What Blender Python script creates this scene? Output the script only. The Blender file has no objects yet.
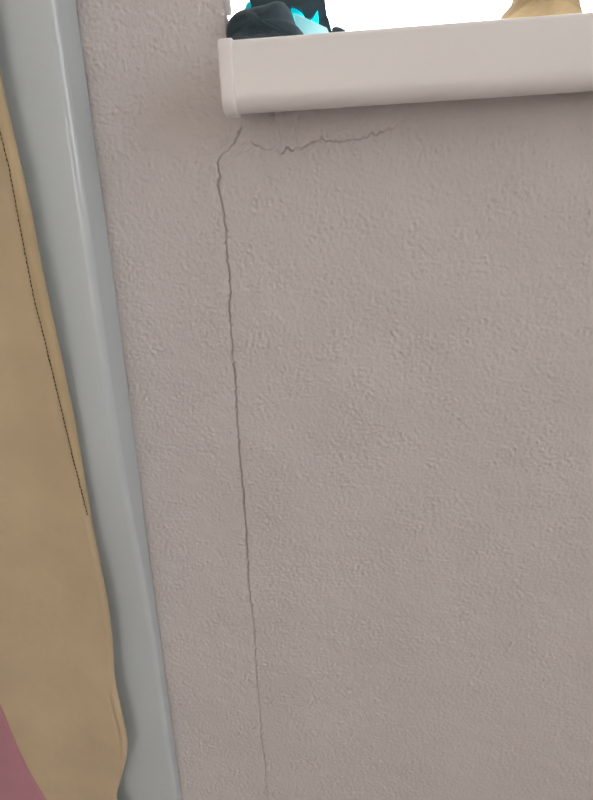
import bpy, bmesh, math, random
import numpy as np
from mathutils import Vector, Matrix

random.seed(4)
RNG = np.random.default_rng(7)
SC = bpy.context.scene
COL = SC.collection

# ------------------------------------------------------------------ camera
# Found from the photograph's vanishing points (verticals and the sill), 593 x 800, f = 600 px.
F, CX, CY = 600.0, 296.5, 400.0
def _n(v): return v / np.linalg.norm(v)
_d = _n(np.array([(390 - CX) / F, (2350 - CY) / F, 1.0]))          # straight down
_r = -_n(np.array([(-5806 - CX) / F, (473 - CY) / F, 1.0]))        # along the wall to the right
_r = _n(_r - _d * _r.dot(_d))
ROT = np.array([_r, np.cross(-_d, _r), -_d])                       # camera (x right, y down, z ahead) -> world
CAM = np.array([0.0, -0.40, 0.80])

def ray(x, y): return _n(ROT @ np.array([(x - CX) / F, (y - CY) / F, 1.0]))
def pix(x, y, Y):
    """point of the plane at depth Y (parallel to the window wall) seen at pixel x, y"""
    v = ray(x, y)
    return CAM + v * ((Y - CAM[1]) / v[1])

cam = bpy.data.cameras.new('camera')
cam.sensor_fit = 'VERTICAL'; cam.sensor_height = 24.0; cam.lens = F / 800 * 24.0
cam.clip_start = 0.01
camo = bpy.data.objects.new('camera', cam); COL.objects.link(camo)
_m = Matrix.Identity(4)
for i in range(3):
    _m[i][0] = ROT[i][0]; _m[i][1] = -ROT[i][1]; _m[i][2] = -ROT[i][2]; _m[i][3] = CAM[i]
camo.matrix_world = _m
SC.camera = camo

# ------------------------------------------------------------------ sky, sun, exposure
W = bpy.data.worlds.new('sky'); SC.world = W; W.use_nodes = True
W.node_tree.nodes['Background'].inputs[0].default_value = (0.97, 0.985, 1.0, 1)
W.node_tree.nodes['Background'].inputs[1].default_value = 4.0
sun = bpy.data.lights.new('sun', 'SUN'); sun.energy = 22.0; sun.angle = math.radians(0.6); sun.color = (1, 0.955, 0.91)
suno = bpy.data.objects.new('sun', sun); COL.objects.link(suno)
_sv = Vector(ray(606, 14))
suno.rotation_euler = _sv.to_track_quat('Z', 'Y').to_euler()
suno.location = (1.5, 3, 2.5)
SC.view_settings.view_transform = 'Standard'; SC.view_settings.look = 'None'
SC.view_settings.gamma = 1.0; SC.view_settings.use_curve_mapping = False
SC.view_settings.exposure = 0.0

# ------------------------------------------------------------------ materials
def mat(name, col, rough=0.6, spec=0.3, bump=None, mottle=None, sheen=0.0):
    """bump: list of (scale, distance, kind); mottle: (scale, amount)"""
    m = bpy.data.materials.new(name); m.use_nodes = True
    nt = m.node_tree; b = nt.nodes['Principled BSDF']
    b.inputs['Roughness'].default_value = rough
    b.inputs['Specular IOR Level'].default_value = spec
    b.inputs['Base Color'].default_value = (*col, 1)
    if sheen: b.inputs['Sheen Weight'].default_value = sheen
    geo = nt.nodes.new('ShaderNodeNewGeometry')
    if mottle:
        t = nt.nodes.new('ShaderNodeTexNoise'); t.inputs['Scale'].default_value = mottle[0]; t.inputs['Detail'].default_value = 4
        nt.links.new(geo.outputs['Position'], t.inputs['Vector'])
        mr = nt.nodes.new('ShaderNodeMapRange'); mr.inputs[1].default_value = .3; mr.inputs[2].default_value = .7
        mr.inputs[3].default_value = 1 - mottle[1]; mr.inputs[4].default_value = 1 + mottle[1]
        nt.links.new(t.outputs[0], mr.inputs[0])
        mx = nt.nodes.new('ShaderNodeVectorMath'); mx.operation = 'SCALE'; mx.inputs[0].default_value = col
        nt.links.new(mr.outputs[0], mx.inputs['Scale']); nt.links.new(mx.outputs[0], b.inputs['Base Color'])
    prev = None
    for sc, dist, strength in (bump or []):
        t = nt.nodes.new('ShaderNodeTexNoise'); t.inputs['Scale'].default_value = sc; t.inputs['Detail'].default_value = 2.5
        nt.links.new(geo.outputs['Position'], t.inputs['Vector'])
        bn = nt.nodes.new('ShaderNodeBump'); bn.inputs['Distance'].default_value = dist; bn.inputs['Strength'].default_value = strength
        nt.links.new(t.outputs[0], bn.inputs['Height'])
        if prev: nt.links.new(prev.outputs[0], bn.inputs['Normal'])
        prev = bn
    if prev: nt.links.new(prev.outputs[0], b.inputs['Normal'])
    return m

M = {}
M['plaster'] = mat('pinkish textured wall paint', (.632, .583, .577), .75, .2, bump=[(420, .0008, .9)], mottle=(14, .025))
M['smooth'] = mat('smooth off white wall paint', (.72, .69, .66), .7, .2, bump=[(60, .0005, .3)])
M['trim'] = mat('blue grey white gloss paint', (.56, .61, .635), .16, .6, bump=[(22, .0012, .35)], mottle=(9, .02))
M['pvc'] = mat('white plastic', (.87, .84, .835), .32, .45, mottle=(6, .01))
M['cap'] = mat('white plastic end cap', (.88, .835, .832), .38, .4)
M['frame'] = mat('white window plastic', (.85, .85, .84), .35, .4)
M['floor'] = mat('oak floor', (.36, .32, .28), .45, .4, mottle=(5, .12))
M['ceiling'] = mat('white ceiling paint', (.82, .81, .79), .8, .2)
M['tan'] = mat('tan woven cloth', (.575, .455, .30), .85, .1, bump=[(1400, .0003, .5), (45, .004, .35)], mottle=(22, .07), sheen=.15)
M['hem'] = mat('tan hem cloth', (.54, .42, .26), .85, .1, bump=[(1400, .0003, .5), (120, .001, .5)], mottle=(30, .08), sheen=.15)
M['pink'] = mat('pink cloth print', (.52, .25, .30), .85, .1, bump=[(1400, .0003, .5)], mottle=(18, .06), sheen=.15)
M['thread'] = mat('dark brown thread', (.07, .05, .035), .8, .2)
M['navy'] = mat('black navy cloth', (.042, .068, .083), .8, .15, bump=[(900, .0005, .5), (120, .002, .6)], sheen=.1)
M['olive'] = mat('olive brown cloth', (.40, .32, .19), .85, .1, bump=[(300, .001, .6)], mottle=(60, .2))
M['screen'] = mat('outdoor ground', (.5, .5, .46), .9, .1)

def thin_cloth(name, dif, tra, k):
    m = bpy.data.materials.new(name); m.use_nodes = True
    nt = m.node_tree; nt.nodes.remove(nt.nodes['Principled BSDF'])
    d = nt.nodes.new('ShaderNodeBsdfDiffuse'); d.inputs[0].default_value = (*dif, 1)
    t = nt.nodes.new('ShaderNodeBsdfTranslucent'); t.inputs[0].default_value = (*tra, 1)
    mx = nt.nodes.new('ShaderNodeMixShader'); mx.inputs[0].default_value = k
    nt.links.new(d.outputs[0], mx.inputs[1]); nt.links.new(t.outputs[0], mx.inputs[2])
    nt.links.new(mx.outputs[0], nt.nodes['Material Output'].inputs[0])
    return m
M['cyan'] = thin_cloth('cyan thin cloth', (.02, .72, .86), (.02, .85, .95), .65)
M['strap'] = thin_cloth('pale cyan strap', (.62, .92, .95), (.75, .95, .97), .6)

def glass_mat():
    m = bpy.data.materials.new('window glass'); m.use_nodes = True
    nt = m.node_tree; nt.nodes.remove(nt.nodes['Principled BSDF'])
    t = nt.nodes.new('ShaderNodeBsdfTransparent'); g = nt.nodes.new('ShaderNodeBsdfGlossy'); g.inputs['Roughness'].default_value = .02
    fr = nt.nodes.new('ShaderNodeFresnel'); fr.inputs[0].default_value = 1.35
    mx = nt.nodes.new('ShaderNodeMixShader')
    nt.links.new(fr.outputs[0], mx.inputs[0]); nt.links.new(t.outputs[0], mx.inputs[1]); nt.links.new(g.outputs[0], mx.inputs[2])
    nt.links.new(mx.outputs[0], nt.nodes['Material Output'].inputs[0])
    return m
M['glass'] = glass_mat()

# ------------------------------------------------------------------ helpers
def obj(name, me, m=None, parent=None, smooth=False):
    if isinstance(me, bmesh.types.BMesh):
        bm = me; me = bpy.data.meshes.new(name); bm.to_mesh(me); bm.free()
    if smooth: me.shade_smooth()
    o = bpy.data.objects.new(name, me); COL.objects.link(o)
    if m: me.materials.append(M[m])
    if parent: o.parent = parent
    return o
def tag(o, label=None, cat=None, kind=None, group=None):
    if label: o['label'] = label
    if cat: o['category'] = cat
    if kind: o['kind'] = kind
    if group: o['group'] = group
    return o
def empty(name, loc):
    o = bpy.data.objects.new(name, None); o.location = loc; o.empty_display_size = .02; COL.objects.link(o); return o
def adopt(o, parent):                       # keep world place
    o.parent = parent; o.matrix_parent_inverse = Matrix.Translation(-Vector(parent.location)); return o
def box(bm, x0, x1, y0, y1, z0, z1):
    v = [bm.verts.new((x, y, z)) for x in (x0, x1) for y in (y0, y1) for z in (z0, z1)]
    for f in ((0, 1, 3, 2), (4, 6, 7, 5), (0, 4, 5, 1), (2, 3, 7, 6), (0, 2, 6, 4), (1, 5, 7, 3)):
        bm.faces.new([v[i] for i in f])
def boxes(*bs):
    bm = bmesh.new()
    for b in bs: box(bm, *b)
    bmesh.ops.recalc_face_normals(bm, faces=bm.faces); return bm
def bevelled(bm, w, seg=3):
    bmesh.ops.bevel(bm, geom=list(bm.edges), offset=w, segments=seg, profile=.5, affect='EDGES', clamp_overlap=True); return bm
def from_arrays(name, verts, faces):
    me = bpy.data.meshes.new(name); me.from_pydata([tuple(v) for v in verts], [], [tuple(f) for f in faces]); me.update(); return me
def round_profile(pts, radii, seg=6):
    """2D closed polygon with rounded corners"""
    out = []; n = len(pts)
    for i in range(n):
        p = np.array(pts[i], float); a = np.array(pts[i - 1], float); b = np.array(pts[(i + 1) % n], float); r = radii[i]
        if r <= 0: out.append(tuple(p)); continue
        da = _n(a - p); db = _n(b - p); ang = math.acos(max(-1, min(1, da.dot(db)))); t = r / math.tan(ang / 2)
        c = p + _n(da + db) * (r / math.sin(ang / 2)); s = p + da * t; e = p + db * t
        a0 = math.atan2(*(s - c)[::-1]); a1 = math.atan2(*(e - c)[::-1]); dl = (a1 - a0 + math.pi) % (2 * math.pi) - math.pi
        for k in range(seg + 1):
            q = a0 + dl * k / seg; out.append((c[0] + r * math.cos(q), c[1] + r * math.sin(q)))
    return out
def extrude_x(prof, x0, x1):
    """(y, z) profile extruded along x, capped"""
    bm = bmesh.new()
    A = [bm.verts.new((x0, y, z)) for y, z in prof]; B = [bm.verts.new((x1, y, z)) for y, z in prof]; n = len(prof)
    for i in range(n): bm.faces.new((A[i], A[(i + 1) % n], B[(i + 1) % n], B[i]))
    bm.faces.new(A[::-1]); bm.faces.new(B)
    bmesh.ops.recalc_face_normals(bm, faces=bm.faces); return bm
def sharp_smooth(o, ang=40):
    o.data.shade_smooth()
    bm = bmesh.new(); bm.from_mesh(o.data)
    for e in bm.edges:
        if len(e.link_faces) == 2 and e.calc_face_angle(0) > math.radians(ang): e.smooth = False
    bm.to_mesh(o.data); bm.free(); return o

# ------------------------------------------------------------------ the room
XL, XR, YF, H = -0.62, 2.3, -3.3, 2.6       # left wall, right wall, wall behind the camera, ceiling
WT = 0.46                                   # thickness of the window wall
OX0, OX1, OZ0, OZ1 = -0.0735, 1.33, 0.8725, 2.25   # window opening
SILL = 0.8920                               # top of the sill

tag(obj('floor', boxes((XL - .2, XR + .2, YF - .2, WT, -.12, 0)), 'floor'), kind='structure')
tag(obj('ceiling', boxes((XL - .2, XR + .2, YF - .2, WT, H, H + .12)), 'ceiling'), kind='structure')
tag(obj('wall_left', boxes((XL - .2, XL, YF - .2, WT, 0, H)), 'smooth'), kind='structure')
tag(obj('wall_front', boxes((XL, XR, YF - .2, YF, 0, H)), 'smooth'), kind='structure')
BY0, BY1, BZ0, BZ1 = -2.5, -0.55, 0.85, 2.42   # large opening added in the right wall for side light
tag(obj('wall_right', boxes((XR, XR + .2, YF - .2, BY0, 0, H), (XR, XR + .2, BY1, WT, 0, H), (XR, XR + .2, BY0, BY1, 0, BZ0), (XR, XR + .2, BY0, BY1, BZ1, H)), 'smooth'), kind='structure')

# window wall: finely displaced plaster where the photograph looks, plain masonry around it
PX0, PX1, PZ0, PZ1 = -0.172, 0.62, 0.08, 1.12
FX1, FZ0, FZ1 = 0.22, 0.27, 0.96               # finest mesh inside these, coarser towards the rim
def smoothstep(a, b, x):
    t = np.clip((x - a) / (b - a), 0, 1); return t * t * (3 - 2 * t)
def band_noise(nx, nz, sx, sz, lo, hi, seed):
    """random field with wavelengths between lo and hi (metres)"""
    g = np.random.default_rng(seed).standard_normal((nz, nx)); Fq = np.fft.rfft2(g)
    fx = np.fft.rfftfreq(nx, sx)[None, :]; fz = np.fft.fftfreq(nz, sz)[:, None]; f = np.hypot(fx * 1.3, fz)
    Fq *= np.exp(-(f * lo) ** 2) * (1 - np.exp(-(f * hi) ** 2)); o = np.fft.irfft2(Fq, (nz, nx)); return o / o.std()
def line1d(pts, key, val, seed, jit, step):
    """piecewise-linear crack path with a jagged wobble"""
    P = np.array(pts)[np.argsort([p[key] for p in pts])]
    a = np.arange(P[0][key] - step, P[-1][key] + step * 2, step)
    j = np.random.default_rng(seed).normal(0, jit, len(a))
    k = P[:, key]; v = P[:, val]
    return lambda t: np.interp(t, k, v) + np.interp(t, a, j)

def plaster_patch():
    step = 0.00088
    main = [pix(*p, 0) for p in [(241, 128), (239, 132), (236, 140), (228, 151), (219, 158), (217, 165), (219, 175), (217.5, 184), (221, 197),
            (224, 217), (226, 236), (227.5, 258), (229.5, 273), (230.5, 292), (229, 308), (231, 335), (233.5, 365), (236, 400), (238.5, 430), (240, 458),
            (243, 492), (246, 530), (247, 555), (249.5, 590), (254, 625), (256, 668), (259, 705), (262, 740), (265, 765), (267, 800), (269, 830)]]
    side = [pix(*p, 0) for p in [(250, 141), (256, 146), (262, 148), (274, 151), (283, 152), (286, 149), (290, 151), (294, 148), (303, 147), (311, 143),
            (320, 140), (328, 140), (342, 142), (352, 139), (362, 138), (374, 134), (385, 131), (396, 125), (410, 119)]]
    fx = line1d(main, 2, 0, 3, .00050, .0017)
    fz = line1d(side, 0, 2, 5, .0009, .0019)
    uc, vc = -0.0842, float(fz(-0.03))
    uj = -0.1632
    def axis(a, b, marks):
        lo, hi = (a, FX1) if a == PX0 else (FZ0, FZ1)
        t = list(np.arange(lo, hi, step)); d = step
        while t[-1] < b - d: d = min(d * 1.03, .006); t.append(t[-1] + d)
        t.append(b); d = step; t = t[::-1]
        while t[-1] > a + d: d = min(d * 1.03, .006); t.append(t[-1] - d)
        if t[-1] > a + 1e-9: t.append(a)
        t = np.sort(t)
        for c, w in marks:
            t = t[np.abs(t - c) > w * .75]
            t = np.concatenate([t, [c - w / 2, c - w * .16, c + w * .16, c + w / 2]])
        return np.sort(t)
    w1, w2, w3 = .00105, .00125, .0008
    U = axis(PX0, PX1, [(uc, w1), (uj, w3)]); V = axis(PZ0, PZ1, [(vc, w2)])
    nx, nz = len(U), len(V)
    u, v = np.meshgrid(U, V)
    ztop, zbot = main[0][2], pix(269, 825, 0)[2]
    # follow the cracks: the columns near the long crack bend with it, and the rows near the side crack
    fall = lambda t, r: np.exp(-(t / r) ** 2)
    ju = np.random.default_rng(21).normal(0, .00035, 400); jz = np.linspace(PZ0, PZ1, 400)
    X, Z = u.copy(), v.copy()
    for _ in range(8):
        xclip = np.clip(X, side[0][0], side[-1][0])
        Z = v + (fz(xclip) - vc) * fall(v - vc, .026)
        zclip = np.clip(Z, zbot, ztop)
        X = u + (fx(zclip) - uc) * fall(u - uc, .028) * smoothstep(.8715, .857, Z) + np.interp(v, jz, ju) * fall(u - uj, .004)
    xclip = np.clip(X, side[0][0], side[-1][0]); zclip = np.clip(Z, zbot, ztop)
    zc = Z[:, np.argmin(np.abs(U - uc))]; xr = X[np.argmin(np.abs(V - vc)), :]
    # presence and width of each crack along its length
    wob = band_noise(nz, 1, step, step, .004, .03, 11)[0]
    p1 = (smoothstep(ztop + .001, ztop - .001, zc) * smoothstep(zbot - .02, zbot + .02, zc))
    wid1 = p1 * np.clip(1.0 + .28 * wob, .45, 1.7) * (0.62 + .38 * smoothstep(.40, .60, zc)) * (1 + .3 * smoothstep(.843, .85, zc)) * (1 + .25 * smoothstep(.53, .58, zc) * smoothstep(.845, .82, zc))
    wobx = band_noise(nx, 1, step, step, .003, .02, 12)[0]
    xs = [pix(x, 145, 0)[0] for x in (250, 253, 261, 264, 281, 284, 296, 301, 384, 402)]
    p2 = .75 * smoothstep(xs[0], xs[1], xr) * smoothstep(xs[3], xs[2], xr) + .15 * smoothstep(xs[2], xs[3], xr) * smoothstep(xs[5], xs[4], xr) \
        + smoothstep(xs[4], xs[5], xr) * (1 - .42 * smoothstep(xs[6], xs[7], xr)) * smoothstep(xs[9], xs[8], xr)
    wid2 = p2 * np.clip(.9 + .45 * wobx, .15, 1.6)
    zj = [pix(*p, 0)[2] for p in ((93, 135), (97, 165), (116, 295), (120, 345), (122, 380))]
    p3 = .12 + .88 * smoothstep(zj[2] - .006, zj[2] + .01, V) * smoothstep(zj[0], zj[1], V) * np.clip(.8 + .6 * wob, 0, 1.3)
    # squeeze the groove to its local width
    s1 = np.abs(u - uc) < w1 * .51; s3 = np.abs(u - uj) < w3 * .51; s2 = np.abs(v - vc) < w2 * .51
    X = np.where(s1 & (Z < ztop + .002), fx(zclip) + (u - uc) * (np.maximum(wid1, .2) * p1 + 1 - p1)[:, None], X)
    Z = np.where(s2, fz(xclip) + (v - vc) * (np.maximum(wid2, .2) * np.minimum(p2, 1) + 1 - np.minimum(p2, 1))[None, :], Z)
    # plaster relief
    mx, mz = int((PX1 - PX0) / step), int((PZ1 - PZ0) / step)
    gx, gz = np.linspace(PX0, PX1, mx), np.linspace(PZ0, PZ1, mz)
    def field(lo, hi, seed):                 # even noise field read at the mesh's own columns and rows
        g = band_noise(mx, mz, step, step, lo, hi, seed)
        i = np.clip(np.searchsorted(gx, U) - 1, 0, mx - 2); t = ((U - gx[i]) / (gx[1] - gx[0]))[None, :]; g = g[:, i] * (1 - t) + g[:, i + 1] * t
        j = np.clip(np.searchsorted(gz, V) - 1, 0, mz - 2); t = ((V - gz[j]) / (gz[1] - gz[0]))[:, None]; return g[j] * (1 - t) + g[j + 1] * t
    n1 = field(.0020, .0050, 1); n2 = field(.012, .04, 2); n3 = field(.05, .3, 9)
    patch = .75 + .25 * np.clip(field(.02, .1, 8), -1.5, 1.5)
    n1 = np.where(n1 > 0, n1, n1 * .7)
    Y = -(n1 * .00033 * patch + n2 * .00012 + n3 * .0005)
    edge = np.minimum.reduce([u - PX0, PX1 - u, v - PZ0, PZ1 - v]); Y *= smoothstep(0, .12, np.minimum.reduce([PX1 - u, v - PZ0, PZ1 - v])) * smoothstep(0, .004, edge)
    Y = np.clip(Y, -.0022, .0022)
    deep = lambda q, w: np.abs(q) < w * .2
    Y = Y + np.where(deep(u - uc, w1), .0032 * np.minimum(wid1, 1.2)[:, None] , 0)
    Y = Y + np.where(deep(v - vc, w2), .0034 * np.minimum(wid2, 1.2)[None, :], 0)
    Y = Y + np.where(deep(u - uj, w3), .0026 * np.minimum(p3, 1.2)[:, None], 0)
    co = np.stack([X, Y, Z], -1).reshape(-1, 3)
    i = (np.arange(nz - 1)[:, None] * nx + np.arange(nx - 1)[None, :])
    keep = ~((U[:-1][None, :] > OX0 - .0002) & (V[:-1][:, None] > OZ0 - .002))
    i = i[keep]
    q = np.stack([i, i + 1, i + nx + 1, i + nx], -1)
    return co, q

co, q = plaster_patch()
bm = boxes(  # masonry: below, left, right, above the opening; set back a little behind the plaster patch
    (OX0 - .006, OX0, .0012, .006, OZ0 - .004, PZ1), (XL, PX0, 0, WT, 0, H), (PX0, OX0, .006, WT, PZ0, PZ1), (PX0, OX0, 0, WT, PZ1, H), (PX0, PX1, 0, WT, 0, PZ0),
    (OX0, PX1, .006, WT, PZ0, OZ0), (PX1, XR, 0, WT, 0, OZ0), (OX1, XR, 0, WT, OZ0, H), (OX0, OX1, 0, WT, OZ1, H))
bv = np.array([v.co[:] for v in bm.verts]); bf = np.array([[v.index for v in f.verts] for f in bm.faces])
bm.verts.index_update(); bf = np.array([[v.index for v in f.verts] for f in bm.faces]); bm.free()
allv = np.concatenate([co, bv]); allq = np.concatenate([q, bf + len(co)])
me = bpy.data.meshes.new('wall_back')
me.vertices.add(len(allv)); me.vertices.foreach_set('co', allv.astype(np.float32).ravel())
me.loops.add(allq.size); me.loops.foreach_set('vertex_index', allq.astype(np.int32).ravel())
me.polygons.add(len(allq)); me.polygons.foreach_set('loop_start', np.arange(0, allq.size, 4, dtype=np.int32))
me.polygons.foreach_set('use_smooth', np.concatenate([np.ones(len(q), bool), np.zeros(len(bf), bool)]))
me.update(calc_edges=True); me.validate()
wall = tag(obj('wall_back', me, 'plaster'), 'pinkish grey textured plaster wall with a long thin crack under the window', kind='structure')

# white boxed trim standing proud of the wall, with a rounded edge
JX = -0.1630
prof = round_profile([(JX, .0), (JX, -.030), (-.335, -.030), (-.335, 0)], [0, .0050, .006, 0], 8)
bm = bmesh.new()
zs = np.linspace(0, H, 120)
proud = lambda z: .42 + .58 * float(smoothstep(.46, .70, np.array(z))) + .02 * math.sin(z * 13)
rings = []
for z in zs:
    rings.append([bm.verts.new((x + .0006 * math.sin(z * 9 + 1), y * proud(z), z)) for x, y in prof])
n = len(prof)
for a, b in zip(rings[:-1], rings[1:]):
    for i in range(n): bm.faces.new((a[i], a[(i + 1) % n], b[(i + 1) % n], b[i]))
bm.faces.new(rings[0]); bm.faces.new(rings[-1])
bmesh.ops.recalc_face_normals(bm, faces=bm.faces)
sharp_smooth(tag(obj('trim_1', bm, 'trim'), 'smooth white painted vertical trim board with rounded edge', kind='structure'), 50)

# window: frame at the outer side of the deep reveal
def ring_boxes(x0, x1, z0, z1, t, y0, y1):
    return [(x0, x0 + t, y0, y1, z0, z1), (x1 - t, x1, y0, y1, z0, z1), (x0 + t, x1 - t, y0, y1, z0, z0 + t), (x0 + t, x1 - t, y0, y1, z1 - t, z1)]
wz0 = SILL - .01
win = tag(obj('window_1', boxes(*ring_boxes(OX0 - .04, OX1 + .04, wz0, OZ1 + .04, .05, WT, WT + .065)), 'frame'), 'white plastic window above the sill, washed out by the sun', kind='structure')
xm = (OX0 + OX1) / 2
for a, b in ((OX0 + .003, xm), (xm, OX1 - .003)):
    s = obj('sash', boxes(*ring_boxes(a, b, wz0 + .045, OZ1 - .003, .042, WT - .012, WT + .045)), 'frame', win)
    obj('pane', boxes((a + .042, b - .042, WT + .010, WT + .014, wz0 + .087, OZ1 - .045)), 'glass', s)
# unseen window, added in the right wall to rake daylight over the plaster
def swap(bs): return [(y0, y1, x0, x1, z0, z1) for x0, x1, y0, y1, z0, z1 in bs]
w2 = tag(obj('added_window', boxes(*swap(ring_boxes(BY0, BY1, BZ0, BZ1, .06, XR + .09, XR + .15))), 'frame'), 'unseen white plastic window added in the right wall for side light', kind='structure')
obj('pane', boxes((XR + .118, XR + .122, BY0 + .06, BY1 - .06, BZ0 + .06, BZ1 - .06)), 'glass', w2)
tag(obj('ground', boxes((-40, 40, -40, 40, -3.3, -3.2)), 'screen'), kind='structure')

# ------------------------------------------------------------------ window sill
SX0 = -0.0640; SX1 = OX1 - .002
NY, LZ = -.0400, .8566                      # nose plane, bottom of the lip
def sill_profile(g=0.0):
    return round_profile([(.4598, SILL + g), (NY - g, SILL + g), (NY - g, LZ - g), (NY + .015 + g, LZ - g), (NY + .015 + g, OZ0 + .0005 - g), (.4598, OZ0 + .0005 - g)],
                         [0, .0032 + g, .0095 + g, .004, .001, 0], 8)
sill = empty('sill', (.6, 0, OZ0))
tag(sill, 'white plastic window sill with rounded front edge and end cap', 'window sill')
sb = obj('sill_board', extrude_x(sill_profile(), SX0, SX1), 'pvc'); sharp_smooth(sb); adopt(sb, sill)
capprof = round_profile([(-.0008, SILL + .0014), (NY - .0016, SILL + .0014), (NY - .0016, LZ - .0016), (NY + .0165, LZ - .0016), (NY + .0165, OZ0 - .004), (-.0026, OZ0 - .004)],
                        [.001, .006, .0095, .004, .002, .001], 8)
bm = extrude_x(capprof, -.0712, -.0634)
ed = [e for e in bm.edges if abs(e.verts[0].co.x - e.verts[1].co.x) < 1e-6 and len(e.link_faces) == 2 and e.calc_face_angle(0) > 1.2]
bmesh.ops.bevel(bm, geom=ed, offset=.0013, segments=3, profile=.5, affect='EDGES', clamp_overlap=True)
cp = obj('end_cap', bm, 'cap'); sharp_smooth(cp, 35); adopt(cp, sill)

# ------------------------------------------------------------------ tan curtain
CYD = -.046
def cyd_px(py): return float(np.interp(py, [360, 640], [-.045, -.031]))     # hangs nearer the wall lower down
edge_px = [(0, 97), (12, 145), (27.5, 213), (34.5, 250), (44, 297), (54, 341), (71, 419), (88, 520), (97, 561), (106, 602), (111, 642), (113, 682), (120, 715), (126.5, 741), (126, 760), (119.5, 782), (114, 801)]
E_ = np.array([pix(*p, cyd_px(p[1])) for p in edge_px])
ez = E_[::-1, 2]; ex = E_[::-1, 0]; cyz, cyy = E_[::-1, 2].copy(), E_[::-1, 1].copy()
ez = np.concatenate([[.02, .25], ez, [1.2, 2.55]]); ex = np.concatenate([[-.20, -.192], ex, [-.197, -.215]])
def edge_x(z):
    k = np.linspace(-.008, .008, 7)
    return np.mean([np.interp(z + d, ez, ex) for d in k], axis=0)
zfold = pix(90, 530, CYD)[2]                # below this the hem turns out of sight
def curtain_pt(s, z, lift=0.0):
    """s: metres of cloth from the visible edge (left positive; negative = behind the turned edge); lift: off the front face"""
    x0 = edge_x(z); r = .0032; CYD = float(np.interp(z, cyz, cyy))
    if s < -math.pi * r:                     # the return behind
        t = -s - math.pi * r; x = x0 - r - t; y = CYD + 2 * r + .05 * t; nx_, ny_ = 0, 1
    elif s < 0:
        a = -s / r; x = x0 - r + r * math.sin(a); y = CYD + r - r * math.cos(a); nx_, ny_ = math.sin(a), -math.cos(a)
    else:
        x = x0 - r - s; y = CYD; nx_, ny_ = 0, -1
        w = min(1, s / .03) ** 2
        y += w * (.0035 * math.sin((s - .02) * 62 + z * 2.1) + .0022 * math.sin(s * 23 - z * 6 + 1) - .004 * min(1, s / .1))
        d = s - .0022                                                    # small pucker by the turned edge low down
        y += .0016 * math.exp(-(d / .0011) ** 2) * math.exp(-((z - .415) / .022) ** 2)
    return (x + nx_ * lift, y + ny_ * lift, z)
def sheet(ss, zz, lift, thick):
    V, Fc = [], []; ns, nz = len(ss), len(zz)
    for off in (lift, lift - thick):
        for z in zz:
            for s in ss: V.append(curtain_pt(s(z) if callable(s) else s, z, off))
    N = ns * nz
    for j in range(nz - 1):
        for i in range(ns - 1):
            a = j * ns + i; Fc.append((a, a + ns, a + ns + 1, a + 1)); Fc.append((N + a, N + a + 1, N + a + ns + 1, N + a + ns))
    for j in range(nz - 1):
        for i in (0, ns - 1):
            a = j * ns + i; fc = (a, N + a, N + a + ns, a + ns); Fc.append(fc if i == 0 else fc[::-1])
    for i in range(ns - 1):
        for j in (0, nz - 1):
            a = j * ns + i; fc = (a, a + 1, N + a + 1, N + a); Fc.append(fc if j == 0 else fc[::-1])
    return from_arrays('sheet', V, Fc)
zz = np.concatenate([np.linspace(.02, .25, 14), np.linspace(.26, .95, 150), np.linspace(.97, 2.58, 60)])
ss = np.concatenate([[-.04, -.025], np.linspace(-.0101, 0, 9), np.linspace(.0005, .008, 16), np.linspace(.009, .03, 12), np.linspace(.034, .33, 50)])
ct = empty('curtain', (-.30, CYD, .02))
tag(ct, 'tan cloth curtain with dark stitched edge and pink patch, in front of the white trim', 'curtain')
c0 = obj('cloth', sheet(list(ss), zz, 0, .0009), 'tan', smooth=True); adopt(c0, ct)
# stitched hem: a doubled band; the seam runs about 6 mm in from the edge, then slips round it
seam_px = [(0, 127), (10, 168), (21, 227), (25.5, 250), (34.5, 297), (44, 333), (64, 416), (79, 480), (87.5, 517)]
S_ = np.array([pix(*p, cyd_px(p[1])) for p in seam_px]); sz_ = S_[::-1, 2]; sx_ = S_[::-1, 0]
def seam_s(z):
    if z < sz_[0]: return max(-.0075, (edge_x(sz_[0]) - .0032 - sx_[0]) - (sz_[0] - z) * 1.2)
    if z > sz_[-1]: return edge_x(sz_[-1]) - .0032 - sx_[-1]
    return float(edge_x(z) - .0032 - np.interp(z, sz_, sx_))
hz = np.concatenate([np.linspace(.56, .95, 110), np.linspace(.97, 2.58, 50)])
hs = [(lambda z, k=k: -.0085 + (seam_s(z) + .0085) * k) for k in np.linspace(0, 1, 14)]
h = obj('hem', sheet(hs, hz, .00075, .0006), 'hem', smooth=True); adopt(h, ct)
bm = bmesh.new(); z = sz_[0] + .001; rr = random.Random(3)
while z < 1.15:                              # each stitch a small thread lying along the seam
    L = .0022 + rr.uniform(-.0003, .0004); ds = rr.uniform(-.0002, .0002)
    a = Vector(curtain_pt(seam_s(z) + .0003 + ds, z, .0006)); b = Vector(curtain_pt(seam_s(z + L) + .0003 + ds, z + L, .0006))
    ax = (b - a).normalized(); u_ = ax.cross(Vector((0, 1, 0))).normalized(); w_ = ax.cross(u_)
    rg = []
    for t, rad in ((0, .00015), (.2, .00036), (.8, .00036), (1, .00015)):
        p = a.lerp(b, t); rg.append([bm.verts.new(p + (u_ * math.cos(k * math.pi / 3) + w_ * math.sin(k * math.pi / 3)) * rad) for k in range(6)])
    for q0, q1 in zip(rg[:-1], rg[1:]):
        for k in range(6): bm.faces.new((q0[k], q0[(k + 1) % 6], q1[(k + 1) % 6], q1[k]))
    bm.faces.new(rg[0][::-1]); bm.faces.new(rg[-1])
    z += L + .0005
bmesh.ops.recalc_face_normals(bm, faces=bm.faces)
st = obj('stitching', bm, 'thread', smooth=True); adopt(st, ct); st['kind'] = 'stuff'
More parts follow.
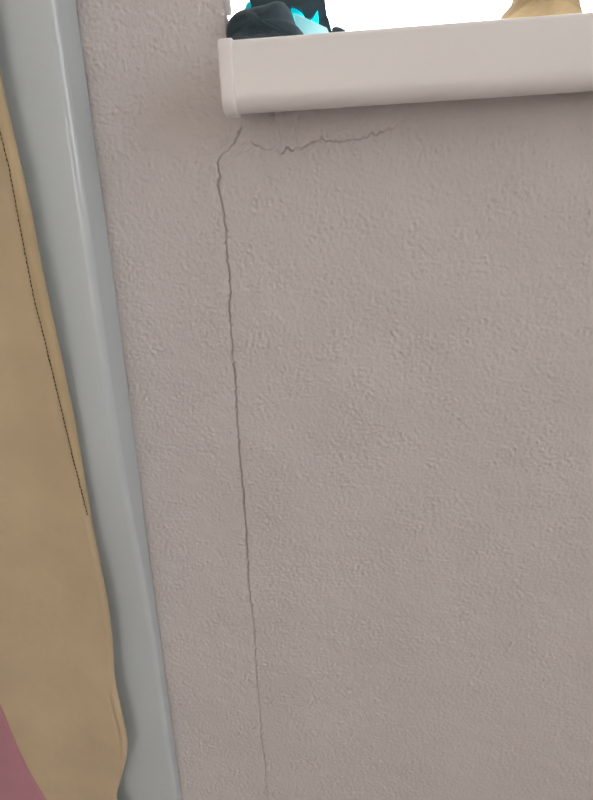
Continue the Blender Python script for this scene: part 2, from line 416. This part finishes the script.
# pink patch at the lower left, its edge running down to the right
pk = np.array([pix(*p, cyd_px(p[1])) for p in ((-185, 262), (-30, 620), (0, 689), (19, 735), (39, 780), (48, 800), (60, 830))])[::-1]
def pink_s(z):
    return float(edge_x(z) - .0032 - np.interp(z, pk[:, 2], pk[:, 0]) if z > pk[0, 2] else edge_x(z) - .0032 - (pk[0, 0] + (pk[0, 2] - z) * .1))
pz = np.linspace(.02, pk[-1, 2] - .002, 70)
ps = [(lambda z, k=k: min(.329, pink_s(z)) + (.33 - min(.329, pink_s(z))) * k) for k in np.linspace(0, 1, 30) ** 1.3]
pn = obj('pink_patch', sheet(ps, pz, .0005, .0004), 'pink', smooth=True); adopt(pn, ct)

# ------------------------------------------------------------------ black pouch with cyan lining on the sill
def P(px, Y):
    p = pix(px[0], px[1], Y); return Vector((p[0], p[1], max(p[2], SILL + .0003)))
def slab(px, y0, y1, bev, Yref=None):
    """outline seen in the photo, given at depth Yref, as a body reaching from y0 to y1 with rounded rims"""
    Yr = y0 if Yref is None else Yref
    pts = []
    for p in px:
        w = P(p, Yr)
        if not pts or (w - pts[-1]).length > .0006: pts.append(w)
    bm = bmesh.new(); A = [bm.verts.new((p.x, y0, p.z)) for p in pts]; B = [bm.verts.new((p.x, y1, p.z)) for p in pts]; n = len(pts)
    sd = [bm.faces.new((A[i], A[(i + 1) % n], B[(i + 1) % n], B[i])) for i in range(n)]
    f0 = bm.faces.new(A[::-1]); f1 = bm.faces.new(B)
    bmesh.ops.recalc_face_normals(bm, faces=bm.faces)
    ed = [e for e in bm.edges if (e.verts[0].co.y == e.verts[1].co.y)]
    if bev: bmesh.ops.bevel(bm, geom=ed, offset=bev, segments=3, profile=.6, affect='EDGES', clamp_overlap=True)
    bmesh.ops.triangulate(bm, faces=[f for f in bm.faces if len(f.verts) > 4]); return bm
def smooth_loop(px, n=90, it=2):
    p = np.array(px, float); seg = np.linalg.norm(np.roll(p, -1, 0) - p, axis=1); cum = np.concatenate([[0], np.cumsum(seg)])
    t = np.linspace(0, cum[-1], n, endpoint=False); pc = np.vstack([p, p[:1]])
    q = np.stack([np.interp(t, cum, pc[:, i]) for i in (0, 1)], 1)
    for _ in range(it): q = .25 * np.roll(q, 1, 0) + .5 * q + .25 * np.roll(q, -1, 0)
    return q
def cushion(px, Y, front, back, wrinkle=0.0, seed=0, rings=14, c=None):
    """plump body whose outline is the given loop at depth Y; bulges by front / back"""
    L = smooth_loop(px); ctr = L.mean(0) if c is None else np.array(c); n = len(L); V = []; Fc = []
    rg = random.Random(seed); ph = [rg.uniform(0, 6.28) for _ in range(4)]
    for side, amt in ((-1, front), (1, back)):
        for k in range(rings + 1):
            t = 1 - k / rings
            for i, p in enumerate(L):
                q = ctr + (p - ctr) * t; w = P(q, Y); hgt = amt * math.sqrt(max(0, 1 - t ** 2.6))
                a = 2 * math.pi * i / n
                hgt *= 1 + wrinkle * t * (math.sin(3 * a + ph[0]) + .7 * math.sin(7 * a + ph[1] + 4 * t))
                V.append((w.x, w.y + side * hgt, w.z))
    N = (rings + 1) * n
    for b, flip in ((0, 1), (N, 0)):
        for k in range(rings):
            for i in range(n):
                fc = (b + k * n + i, b + k * n + (i + 1) % n, b + (k + 1) * n + (i + 1) % n, b + (k + 1) * n + i); Fc.append(fc if flip else fc[::-1])
    me = from_arrays('cushion', V, Fc); bm = bmesh.new(); bm.from_mesh(me)
    bmesh.ops.remove_doubles(bm, verts=bm.verts, dist=1e-6); bmesh.ops.recalc_face_normals(bm, faces=bm.faces); return bm

pouch = empty('pouch', tuple(P((280, 40), .03)))
tag(pouch, 'black cloth pouch with bright cyan lining slumped on the left end of the sill', 'pouch')
A = smooth_loop([(256, -52), (250, -24), (249.5, 3), (247, 9), (241, 14), (237, 24), (236, 48), (292, 48), (293, 20), (290, 6), (293, 5.5), (299, 8.5), (303, 13), (305, 17.5), (309, 19), (313, 16.5),
     (317.5, 8), (318.5, 20), (319, 46), (334, 46), (331.5, 30), (327.5, 15), (324.5, 2), (321, -24), (310, -50), (285, -62)], 150, 0)
b = obj('body', slab(A, .022, .026, 0, .022), 'navy'); sharp_smooth(b, 60); adopt(b, pouch)
l = obj('front_fold', cushion([(227, 46), (227, 35), (229, 26), (234, 19.5), (241, 14.5), (253, 12), (266, 9), (279, 5), (287, 5.5), (290.5, 9.5), (294, 18), (296, 27), (304, 33), (306, 46)], .004, .022, .018, .05, 2, c=(265, 30)), 'navy', smooth=True); adopt(l, pouch)
bk = obj('back_panel', slab(smooth_loop([(257, -53), (251, -24), (250, -3), (323, -3), (320, -24), (309, -51), (285, -63)], 60, 1), .026, .062, .004, .024), 'navy'); sharp_smooth(bk, 60); adopt(bk, pouch)
bm = slab([(284, -2), (322, -2), (322, 48), (284, 48)], .0262, .0270, .0, .0262)
cy = obj('lining', bm, 'cyan'); adopt(cy, pouch)
sp = obj('strap', slab([(294.5, 15), (297, 15.5), (327, 29.5), (329, 34), (326, 40), (304, 40), (296, 28)], .008, .020, .0006, .012), 'strap'); sharp_smooth(sp, 40); adopt(sp, pouch)
tr = obj('cyan_trim', cushion([(240, 15), (245, 8.5), (247, 3), (250, 1), (251.5, 6), (249, 11), (244, 15)], .020, .0015, .0015), 'cyan', smooth=True); adopt(tr, pouch)
tb = obj('pull_tab', cushion([(331, 38), (332, 28.3), (336, 27.2), (341, 28.3), (346, 31), (348, 38)], .012, .006, .006), 'navy', smooth=True); adopt(tb, pouch)

# ------------------------------------------------------------------ olive bundle at the right
bd = obj('cloth_bundle', cushion([(498, 26), (502, 14.8), (508, 9.5), (513.5, 2), (518, -18), (530, -42), (548, -48), (566, -34), (574, -12), (577, 8), (581, 22)], .015, .024, .024, .16, 5, c=(541, 2)), 'olive', smooth=True)
tag(bd, 'olive brown cloth bundle on the sill close to the sun glare', 'cloth')
